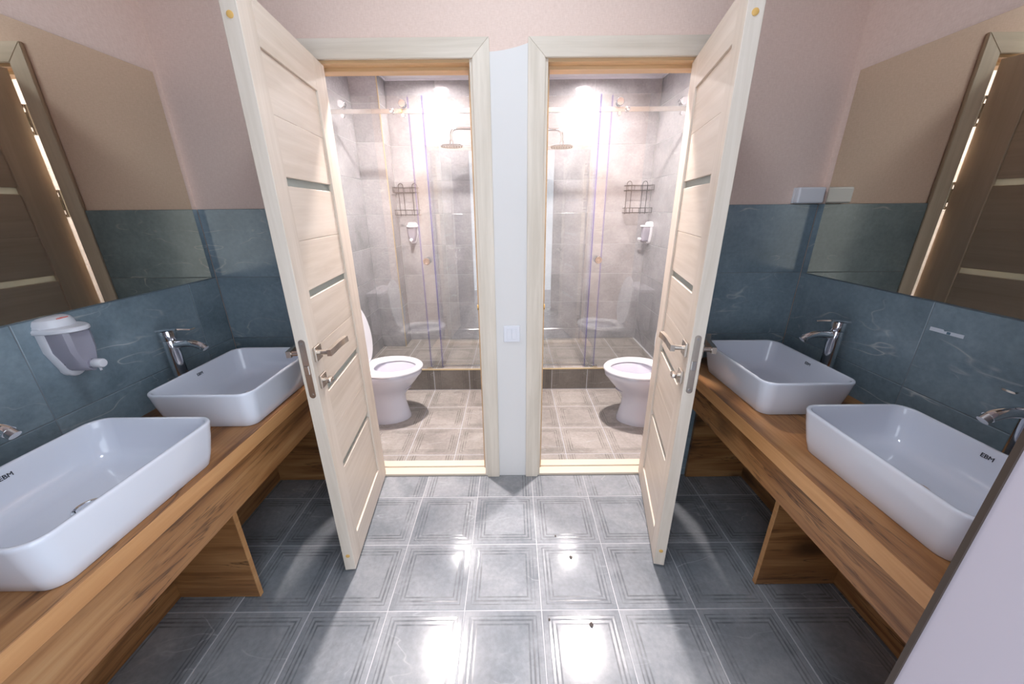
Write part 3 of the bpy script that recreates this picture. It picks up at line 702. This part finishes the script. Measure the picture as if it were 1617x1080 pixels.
shower(.05, 1, 1.43, 2.020, .348, 'chrome rain shower head on a bent arm in the right shower')

# ---------------------------------------------------------------- wire caddies
def caddy(x0, x1, y0, zt, label):
    t = root('shower_caddy', ((x0+x1)/2, YB, zt)); tag(t, label, 'shower caddy', 'black wire shower caddies')
    h = (x1-x0)/2; d = y0-YB; R = .0028
    for lx in (-h*.62, h*.62):
        w = .022; bm = bmesh.new()
        tube(bm, [(lx-w, -.004, -.262), (lx-w, -.004, -.01)] + [(lx-w*math.cos(a), -.004, -.01+w*1.2*math.sin(a)) for a in [PI*i/10 for i in range(1, 10)]] + [(lx+w, -.004, -.01), (lx+w, -.004, -.262)], R, 6)
        obj('hanger_loop', bm, 'black_wire', t, smooth=True)
    for z in (-.062, -.250):
        bm = bmesh.new()
        for zz, rr in ((z+.040, R), (z, R*1.25)):
            tube(bm, [(-h, -.002, zz), (-h, d, zz), (h, d, zz), (h, -.002, zz), (-h, -.002, zz)], rr, 6)
        for i in range(13):
            xx = -h+2*h*(i+.5)/13; tube(bm, [(xx, -.003, z), (xx, d, z)], R*.7, 5)
        for i in range(5):
            xx = -h+2*h*i/4; tube(bm, [(xx, d, z), (xx, d, z+.04)], R*.8, 5)
        b = obj('basket', bm, 'black_wire', t, smooth=True)
caddy(-1.030, -.828, 1.735, 1.662, 'black wire two-tier caddy in the left shower beside the pipe box')
caddy(1.030, 1.258, 1.735, 1.664, 'black wire two-tier caddy in the right shower corner')

# ---------------------------------------------------------------- lamps
for x, y, w in LAMPS:
    t = root('downlight', (x, y, CB)); tag(t, 'round recessed ceiling light of the ' + w, 'ceiling light', 'round bathroom ceiling lights')
    hd = .010
    bm = bmesh.new(); lathe(bm, [(.064, hd+.008), (.068, hd+.008), (.069, .0), (.100, .0), (.100, -.003), (.094, -.006), (.066, -.005), (.064, 0), (.064, hd+.008)], n=32); obj('housing', bm, 'baffle', t, smooth=True)
    bm = bmesh.new(); lathe(bm, [(.0635, hd+.006), (.0635, hd), (0, hd)], n=32); obj('diffuser', bm, 'shower_light' if y > 1 else 'bath_light', t)
t = root('ceiling_lamp', (0, -.80, ZC)); tag(t, 'round ceiling lamp of the washroom above the picture', 'ceiling light')
bm = bmesh.new(); lathe(bm, [(.205, 0), (.21, -.01), (.205, -.035), (.197, -.035), (.197, -.003)], n=40); obj('rim', bm, 'plastic', t, smooth=True)
bm = bmesh.new(); lathe(bm, [(.195, -.004), (.195, -.030), (0, -.030)], n=40); obj('diffuser', bm, 'hall_light', t)

# ---------------------------------------------------------------- crumbs on the floor
for x, y, rr, lb in ((.255, -.538, .008, 'small dark crumb on the bright floor tile, right of the middle'), (.289, -.819, .009, 'small dark crumb on the floor tile nearest the camera'), (.200, -.425, .005, 'tiny dark speck on the floor near the right doorway'), (.134, -.800, .005, 'tiny dark speck on the floor joint close to the camera')):
    bm = bmesh.new(); bmesh.ops.create_icosphere(bm, subdivisions=1, radius=rr)
    for v in bm.verts: v.co = Vector((v.co.x*(.7+.5*random.random()), v.co.y*(.9+.5*random.random()), v.co.z*.35))
    tag(obj('floor_crumb', bm, 'crumb', None, (x, y, rr*.33), smooth=True), lb, 'crumb', 'crumbs on the floor')
